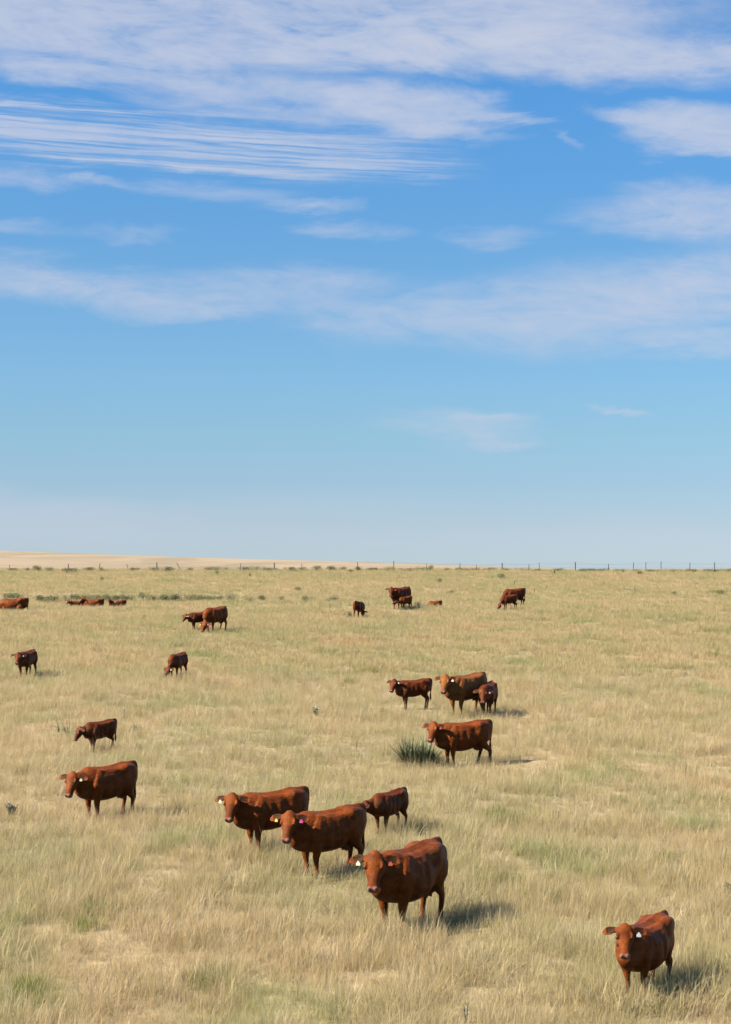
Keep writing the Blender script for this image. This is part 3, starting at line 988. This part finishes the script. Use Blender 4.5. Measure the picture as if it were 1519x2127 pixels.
mb(1340, 2066, 1.04, 56, 27, "red calf nearest the camera, hip raised, with a white ear tag", 'calf', tags=((1, W_, 1.1),), fat=1.12, build=0.9, npitch=42, pitch=60, voxel=0.013)
mb(56, 1408, 1.07, 73, 12, "dark red calf with white ear tag standing alone in the open grass at far left", 'calf', 'dark', tags=((1, W_, 0.9),), npitch=28, pitch=55, voxel=0.022)
mb(369, 1409, 0.98, 66, -18, "dark red calf with a white ear tag grazing alone", 'calf', 'dark', 'graze', tags=((1, W_, 0.9),), npitch=-42, pitch=50, voxel=0.022)
mb(412, 1309, 0.98, 25, 30, "dark red calf with white ear tag, half hidden by the grazing cow", 'calf', 'dark', tags=((1, W_, 1.0),), npitch=18, pitch=50, voxel=0.024)
mb(447, 1312, 1.31, 54, 5, "red cow grazing in front of a calf, yellow and pink tags near the grass", 'cow', 'red', 'graze', tags=((-1, Y_, 1.1), (1, P_, 1.1)), npitch=-50, pitch=62, voxel=0.024)
mb(746, 1285, 1.06, -110, 10, "dark red calf seen from behind beside a grey brush clump", 'calf', 'dark', 'graze', npitch=-45, pitch=60, voxel=0.026)
mb(832, 1264, 1.38, 50, 30, "dark red cow with an orange tag standing over a calf", 'cow', 'dark', tags=((1, O_, 1.2),), voxel=0.026)
mb(842, 1266, 0.86, 38, -12, "small red calf nursing at the flank of the orange-tagged cow", 'calf', 'red', 'graze', npitch=-14, pitch=20, voxel=0.026)
mb(1068, 1260, 1.22, 22, 0, "dark red cow grazing behind a calf, pale ear by the grass", 'cow', 'dark', 'graze', npitch=-48, pitch=55, voxel=0.026)
mb(1057, 1267, 0.98, 24, 8, "darkest red calf grazing in front of a cow at the right", 'calf', 'dark', 'graze', tags=((1, W_, 0.8),), npitch=-46, pitch=55, voxel=0.026)
mb(903, 1261, 0.76, 10, -30, "red calf lying flat in the grass, only its back showing", 'calf', 'red', 'lie', npitch=-30, pitch=10, voxel=0.028, hz=-0.05)
mb(28, 1270, 1.36, 4, 0, "red cow resting at the left edge, rump toward the right", 'cow', 'red', 'lie', npitch=-5, pitch=40, voxel=0.028)
mb(160, 1262, 0.84, 30, 30, "red calf lying in the grass with only its tagged head showing", 'calf', 'red', 'lie', tags=((1, W_, 1.0),), npitch=30, pitch=45, voxel=0.028, hz=0.16)
mb(195, 1263, 0.98, 2, 25, "red heifer lying stretched out between two resting calves", 'cow', 'red', 'lie', npitch=38, pitch=45, voxel=0.028, hz=0.12)
mb(244, 1263, 0.92, 12, 190, "dark red calf lying with lifted head and a white ear tag beside the brush", 'calf', 'dark', 'lie', tags=((-1, W_, 1.2),), npitch=40, pitch=40, voxel=0.028, gyaw=40, hz=0.15)
finish_grass(exclusions)


# ------------------------------------------------------------------ plants
def leaf_mat(name, c1, c2, trans=0.2):
    m, t, b = principled(name)
    at = t.node('ShaderNodeAttribute', attribute_name="tint")
    r_ = t.sep(at.outputs['Vector'])[0]
    colr = t.mix(r_, c1, c2)
    t.put(b.inputs['Base Color'], colr)
    b.inputs['Roughness'].default_value = 0.6
    b.inputs['Specular IOR Level'].default_value = 0.25
    return m


M_YUCCA = leaf_mat("yucca_leaf", (0.13, 0.155, 0.055), (0.40, 0.41, 0.21))
M_DEAD = leaf_mat("dead_leaf", (0.16, 0.10, 0.05), (0.30, 0.20, 0.10))
M_SAGE = leaf_mat("sage_leaf", (0.085, 0.10, 0.035), (0.20, 0.215, 0.095))
M_SILVER = leaf_mat("silver_leaf", (0.10, 0.14, 0.09), (0.34, 0.40, 0.31))
M_TWIG = leaf_mat("twig", (0.10, 0.075, 0.05), (0.22, 0.17, 0.11))


def finish_mesh(name, verts, faces, tints):
    me = bpy.data.meshes.new(name)
    me.from_pydata(verts, [], faces)
    at = me.attributes.new("tint", 'FLOAT_COLOR', 'POINT')
    at.data.foreach_set("color", np.array([(a, b, 0, 1) for a, b in tints], dtype=np.float32).ravel())
    return me


def yucca(px, py, r, label, seed, ndead=90, n=200):
    q = random.Random(seed)
    root = empty("yucca", on_ground(px, py))
    tag(root, label, 'yucca')
    v, f, ti = [], [], []
    heads = [(0, 0, 0.10)] + [(q.uniform(-0.55, 0.55) * r, q.uniform(-0.45, 0.45) * r, q.uniform(0.02, 0.2) * r) for _ in range(4)]
    for k in range(n):
        hx, hy, hz_ = heads[k % len(heads)]
        az = q.uniform(0, 2 * math.pi)
        blade(v, f, ti, (hx + 0.03 * math.cos(az), hy + 0.03 * math.sin(az), hz_), az, r * q.uniform(0.6, 1.0), math.acos(1 - 0.85 * q.random() ** 1.3), 0.024, q.random(), 3, True)
    new_obj("leaves", finish_mesh("leaves", v, f, ti), M_YUCCA, root)
    v, f, ti = [], [], []
    for k in range(ndead):
        hx, hy, hz_ = heads[k % len(heads)]
        az = q.uniform(0, 2 * math.pi)
        blade(v, f, ti, (hx, hy, hz_), az, r * q.uniform(0.55, 0.95), q.uniform(0.7, 1.6), 0.022, q.random(), 3, True)
    if ndead:
        new_obj("dead_leaves", finish_mesh("dead_leaves", v, f, ti), M_DEAD, root)
    return root


yucca(882, 1594, 0.92, "large spiky green yucca clump at the front hooves of a red cow", 1, 300, 640)
yucca(138, 1528, 0.50, "small pale yucca rosette behind the walking calf", 2, 20, 70)


def shrub_mesh(seed, r, hgt, n, leaf=0.05):
    q = random.Random(seed)
    lv, lf, lt = [], [], []
    tv, tf, tt = [], [], []
    lobes = [(q.uniform(-0.6, 0.6) * r, q.uniform(-0.6, 0.6) * r, q.uniform(0.45, 0.75) * hgt, q.uniform(0.35, 0.6)) for _ in range(6)]
    for lx, ly, lz, lr in lobes:
        blade(tv, tf, tt, (lx * 0.15, ly * 0.15, -0.03), math.atan2(ly, lx), math.hypot(math.hypot(lx, ly), lz), 0.5, 0.035, q.random(), 3)
        for _ in range(n // 6):
            d = Vector((q.gauss(0, 1), q.gauss(0, 1), q.gauss(0, 1))).normalized() * (q.random() ** 0.4)
            c_ = Vector((lx + d.x * lr * r, ly + d.y * lr * r, max(0.02, lz + d.z * 0.45 * hgt)))
            blade(lv, lf, lt, c_, q.uniform(0, 6.28), leaf * q.uniform(1.0, 2.4), q.uniform(0.1, 1.4), leaf * 0.55, q.random(), 2)
    return finish_mesh("foliage", lv, lf, lt), finish_mesh("twigs", tv, tf, tt)


SHRUBS = []
for i in range(5):
    a, b_ = shrub_mesh(20 + i, 0.8, 0.62, 620 if i < 3 else 420, 0.055)
    a.materials.append(M_SAGE)
    b_.materials.append(M_TWIG)
    SHRUBS.append((a, b_))


ONES = "first second third fourth fifth sixth seventh eighth ninth tenth eleventh twelfth thirteenth fourteenth fifteenth sixteenth seventeenth eighteenth nineteenth".split()
TENS = {2: "twenty", 3: "thirty", 4: "forty"}


def ordinal(n):
    if n < 20: return ONES[n - 1]
    if n % 10 == 0: return {2: "twentieth", 3: "thirtieth", 4: "fortieth"}[n // 10]
    return TENS[n // 10] + "-" + ONES[n % 10 - 1]


def shrub(px, py, wpx, hpx, label, group=None, name="sagebrush", var=None):
    loc = on_ground(px, py)
    m_px = FPX / loc.y
    root = empty(name, loc, rnd.uniform(0, 6.28))
    tag(root, label, 'shrub', group)
    a, b_ = SHRUBS[rnd.randrange(5) if var is None else var]
    sx, sz = (wpx / m_px) / 1.9, (hpx / m_px) / 0.85
    for nm, me in (("foliage", a), ("twigs", b_)):
        o = new_obj(nm, me, None, root)
        o.scale = (sx, sx * rnd.uniform(0.5, 0.9), sz)
    return root


FENCE_L = "low olive shrub at the foot of the skyline fence, %s from the left"
FENCE_SHRUBS = sorted(((78, 1187, 16, 10), (104, 1188, 24, 8), (60, 1187, 14, 5), (30, 1187, 16, 4), (185, 1188, 26, 7), (215, 1187, 16, 6), (340, 1190, 34, 11), (140, 1191, 30, 9), (320, 1188, 16, 8), (395, 1187, 18, 5), (280, 1187, 22, 5),
                        (448, 1188, 26, 9), (432, 1187, 18, 6), (505, 1187, 30, 7), (535, 1187, 24, 9), (470, 1187, 20, 6), (565, 1187, 26, 5), (600, 1187, 24, 7), (656, 1187, 24, 10), (690, 1187, 30, 8), (628, 1186, 20, 6), (712, 1187, 20, 7),
                        (745, 1187, 22, 7), (770, 1187, 26, 5), (808, 1187, 28, 7), (850, 1187, 30, 5), (880, 1187, 22, 8), (894, 1187, 12, 11), (960, 1188, 26, 6), (985, 1188, 26, 6), (1015, 1188, 30, 6), (1050, 1188, 30, 5), (925, 1187, 22, 5),
                        (1085, 1188, 34, 6), (1120, 1189, 26, 5), (1160, 1188, 30, 5), (1215, 1189, 34, 5), (1250, 1189, 30, 6), (1290, 1189, 26, 4), (1320, 1190, 26, 5), (1360, 1190, 26, 4), (1400, 1190, 28, 5), (1440, 1190, 24, 5), (1480, 1190, 30, 5), (1510, 1190, 24, 6)))
for k, (px, py, wp, hp_) in enumerate(FENCE_SHRUBS):
    shrub(px, py, wp * 1.9, hp_ + 5, FENCE_L % ordinal(k + 1), "shrubs along the skyline fence")
GULLY_L = "dark olive shrub in the brush line behind the resting cattle, %s from the left"
GULLY_SHRUBS = sorted(((82, 1250, 24, 6), (110, 1250, 26, 7), (135, 1250, 24, 6), (160, 1249, 22, 7), (195, 1250, 26, 7), (215, 1250, 24, 8), (247, 1250, 26, 9), (275, 1249, 22, 7), (300, 1248, 28, 11), (322, 1249, 22, 6),
                        (345, 1249, 24, 6), (375, 1249, 30, 8), (398, 1249, 22, 6), (425, 1249, 22, 4), (478, 1249, 20, 7), (452, 1249, 20, 4), (40, 1246, 34, 7), (20, 1246, 22, 6), (95, 1251, 24, 6), (180, 1251, 24, 7), (230, 1251, 24, 6), (262, 1250, 22, 7), (335, 1250, 22, 7), (360, 1250, 24, 6), (410, 1250, 24, 6), (440, 1250, 24, 5), (520, 1250, 24, 4), (545, 1249, 20, 4), (590, 1249, 20, 3), (640, 1250, 22, 4), (690, 1250, 22, 4)))
for k, (px, py, wp, hp_) in enumerate(GULLY_SHRUBS):
    shrub(px, py + 2, wp * 2.1, hp_ + 13, GULLY_L % ordinal(k + 1), "shrubs of the brush line")
for px, py, wp, hp_, lb in ((619, 1230, 22, 6, "lone low shrub in the straw grass above the calf seen from behind"), (1040, 1203, 26, 6, "broad low shrub on the far slope above the grazing pair"),
                            (1152, 1194, 14, 6, "small round shrub just below the fence right of the middle"), (1327, 1195, 24, 5, "flat grey shrub just below the fence toward the right"),
                            (1295, 1192, 12, 5, "tiny shrub left of the flat grey shrub below the fence"), (450, 1195, 20, 6, "small shrub below the fence over the tan hill's foot"),
                            (212, 1209, 14, 5, "tiny pale shrub on the far slope above the resting heifer"), (722, 1285, 26, 10, "grey brush clump beside the calf seen from behind"),
                            (868, 1262, 22, 8, "grey tuft of brush behind the nursing calf"), (935, 1236, 30, 5, "faint grey shrub strip on the far slope right of the dark cow"),
                            (912, 1212, 22, 6, "pale shrub on the far slope above the dark cow"), (730, 1191, 20, 4, "low shrub under the fence near the middle"),
                            (1490, 1237, 60, 6, "long green shrub strip at the right edge of the far slope"), (1400, 1238, 40, 4, "thin green shrub strip left of the long one"),
                            (520, 1201, 10, 6, "narrow upright shrub on the far slope left of the middle"), (285, 1524, 40, 14, "olive shrub in the thin grass right of the walking calf"),
                            (1500, 1840, 0, 0, None)):
    if lb: shrub(px, py, wp, hp_ + (6 if py < 1200 else 8), lb)


def broad_leaf(v, f, ti, base, az, elev, ln, wd, tint):
    d = Vector((math.cos(az) * math.cos(elev), math.sin(az) * math.cos(elev), math.sin(elev)))
    sdv = Vector((-math.sin(az), math.cos(az), 0))
    b0 = Vector(base)
    i = len(v)
    v += [tuple(b0), tuple(b0 + d * ln * 0.45 + sdv * wd / 2), tuple(b0 + d * ln - Vector((0, 0, ln * 0.12))), tuple(b0 + d * ln * 0.45 - sdv * wd / 2)]
    ti += [(tint, 0)] * 4
    f += [(i, i + 1, i + 2), (i, i + 2, i + 3)]


def weed(px, py, hgt, label, mat, seed, stems=3, leaves=14, ll=0.1, spread=0.25, group=None):
    q = random.Random(seed)
    root = empty("weed", on_ground(px, py))
    tag(root, label, 'weed', group)
    sv, sf, st_ = [], [], []
    v, f, ti = [], [], []
    for k in range(stems):
        az = q.uniform(0, 6.28)
        ln = hgt * q.uniform(0.7, 1.0)
        lean = math.atan2(spread * q.uniform(0.2, 1.0), hgt)
        top = Vector((math.cos(az) * math.sin(lean), math.sin(az) * math.sin(lean), math.cos(lean))) * ln
        i = len(sv)
        for c_ in (Vector((0, 0, -0.03)), top):
            r_ = 0.012 if c_ is not top else 0.006
            for a in range(4):
                sv.append((c_.x + r_ * math.cos(a * 1.57), c_.y + r_ * math.sin(a * 1.57), c_.z))
                st_.append((q.random(), 0))
        for a in range(4):
            sf.append((i + a, i + (a + 1) % 4, i + 4 + (a + 1) % 4, i + 4 + a))
        for j in range(leaves):
            c_ = top * (0.15 + 0.85 * j / leaves)
            broad_leaf(v, f, ti, c_, q.uniform(0, 6.28), q.uniform(-0.1, 0.9), ll * q.uniform(0.6, 1.2), ll * 0.4, q.random())
    new_obj("stem", finish_mesh("stem", sv, sf, st_), M_TWIG, root)
    new_obj("leaves", finish_mesh("leaves", v, f, ti), mat, root)
    return root


weed(23, 1699, 0.36, "bushy silver-green weed alone in the straw at the left edge", M_SILVER, 1, 9, 16, 0.09, 0.3)
weed(657, 1488, 0.34, "dark green broad-leaved weed on the slope left of the broadside calf", M_SILVER, 2, 5, 9, 0.13, 0.22)
weed(258, 1496, 0.42, "tall thin dark weed stalk above the walking calf's rump", M_SAGE, 3, 1, 9, 0.07, 0.05)
weed(525, 1492, 0.30, "short dark weed stalk in the middle slope", M_SAGE, 4, 1, 8, 0.07, 0.05)
weed(742, 1562, 0.30, "thin dark weed stalk left of the large yucca", M_SAGE, 5, 1, 8, 0.07, 0.05)
weed(1160, 1703, 0.20, "small dark seed-head weed in the grass right of the herd", M_SAGE, 6, 1, 8, 0.06, 0.05)
weed(968, 2126, 0.3, "pale weed stalk at the bottom edge of the pasture", M_SILVER, 7, 2, 9, 0.07, 0.1)
weed(1350, 2056, 0.22, "grey-green weed at the feet of the nearest calf", M_SILVER, 8, 4, 8, 0.07, 0.15)
weed(1516, 1862, 0.30, "dark leafy weed at the right edge beyond the nearest calf", M_SAGE, 9, 5, 14, 0.09, 0.2)
weed(968, 1330, 0.36, "pale weed stalk in the open slope below the grazing pair", M_SILVER, 10, 1, 8, 0.08, 0.06)
for i, (px, py) in enumerate(sorted(((1110, 1232), (1320, 1232), (1135, 1225), (1470, 1226), (1255, 1218), (1070, 1215)))):
    weed(px, py, 0.5, "thin weed stalk on the far right slope, %s of six from the left" % ordinal(i + 1), M_SAGE, 30 + i, 2, 8, 0.12, 0.1, "weed stalks on the far slope")

# ------------------------------------------------------------------ wire fence
mat_post, t, b = principled("weathered_post")
co = t.node('ShaderNodeTexCoord').outputs['Object']
n = t.noise(t.vmath('MULTIPLY', co, (20, 20, 3)), 1.5, 4, 0.6)
t.put(b.inputs['Base Color'], t.mix(n, (0.14, 0.11, 0.085), (0.28, 0.235, 0.185)))
b.inputs['Roughness'].default_value = 0.9
mat_wire = plain("rusty_wire", (0.20, 0.16, 0.13), 0.6, 0.4)
fence = empty("wire_fence", (0, 190, float(ground_z(0, 190))))
tag(fence, "barbed wire fence on uneven wooden posts along the skyline", "fence")
fl = fence.location
POSTS = [(-330, 14, .11, 2), (-230, 13, .09, -4), (-140, 16, .13, 0), (-60, 13, .10, 0), (20, 8, .09, 3), (142, 12, .13, 2), (205, 13, .11, 12), (267, 11, .08, -14), (326, 15, .15, 0), (377, 15, .10, -28), (440, 9, .08, 4), (500, 14, .09, 0), (570, 15, .16, 0), (627, 13, .09, 0), (685, 10, .08, 5), (743, 16, .11, 0),
         (818, 17, .12, 0), (886, 12, .08, 0), (955, 15, .11, 2), (989, 12, .08, 3), (1043, 16, .16, 0), (1098, 13, .10, 4), (1121, 16, .08, -4), (1195, 18, .16, 0), (1263, 14, .12, 4), (1315, 17, .11, 3), (1341, 17, .10, 2), (1373, 18, .11, 0),
         (1432, 16, .11, 4), (1484, 17, .14, 0), (1560, 17, .12, 0), (1640, 15, .12, 3), (1730, 16, .11, -3), (1820, 17, .13, 0), (1900, 15, .10, 4)]
YF = 190.0
tops = []
for px, hpx, r_, lean in POSTS:
    x = (px - 759.5) / FPX * YF
    z0 = float(ground_z(x, YF))
    hgt = hpx / (FPX / YF) + 0.14
    bag = Bag()
    rings = []
    for f_ in (-0.3, 0.0, 0.35, 0.7, 0.97, 1.0):
        rr = r_ * 0.42 * (1.0 - 0.12 * f_) * (0.75 if f_ == 1.0 else 1)
        c_ = Vector((math.tan(R(lean)) * f_ * hgt, 0, f_ * hgt))
        rings.append([c_ + Vector((rr * math.cos(a * math.pi / 4), rr * math.sin(a * math.pi / 4), 0)) for a in range(8)])
    bag.loft(rings)
    o = new_obj("post", bag.mesh("post"), mat_post, fence)
    o.location = Vector((x, YF, z0)) - fl
    tops.append((x, z0, hgt, math.tan(R(lean))))
for lv in (0.45, 0.75, 1.02):
    bag = Bag()
    for (x0, z0, h0, l0), (x1, z1, h1, l1) in zip(tops[:-1], tops[1:]):
        a_ = Vector((x0 + l0 * lv, YF - 0.07, z0 + min(lv, h0 * 0.95))) - fl
        b_ = Vector((x1 + l1 * lv, YF - 0.07, z1 + min(lv, h1 * 0.95))) - fl
        rings = []
        for k in range(5):
            f_ = k / 4
            c_ = a_.lerp(b_, f_) - Vector((0, 0, 0.05 * math.sin(math.pi * f_)))
            rings.append([c_ + Vector((0, 0.004 * math.cos(q_), 0.004 * math.sin(q_))) for q_ in (0, 2.1, 4.2)])
        bag.loft(rings)
    new_obj("wire", bag.mesh("wire"), mat_wire, fence)
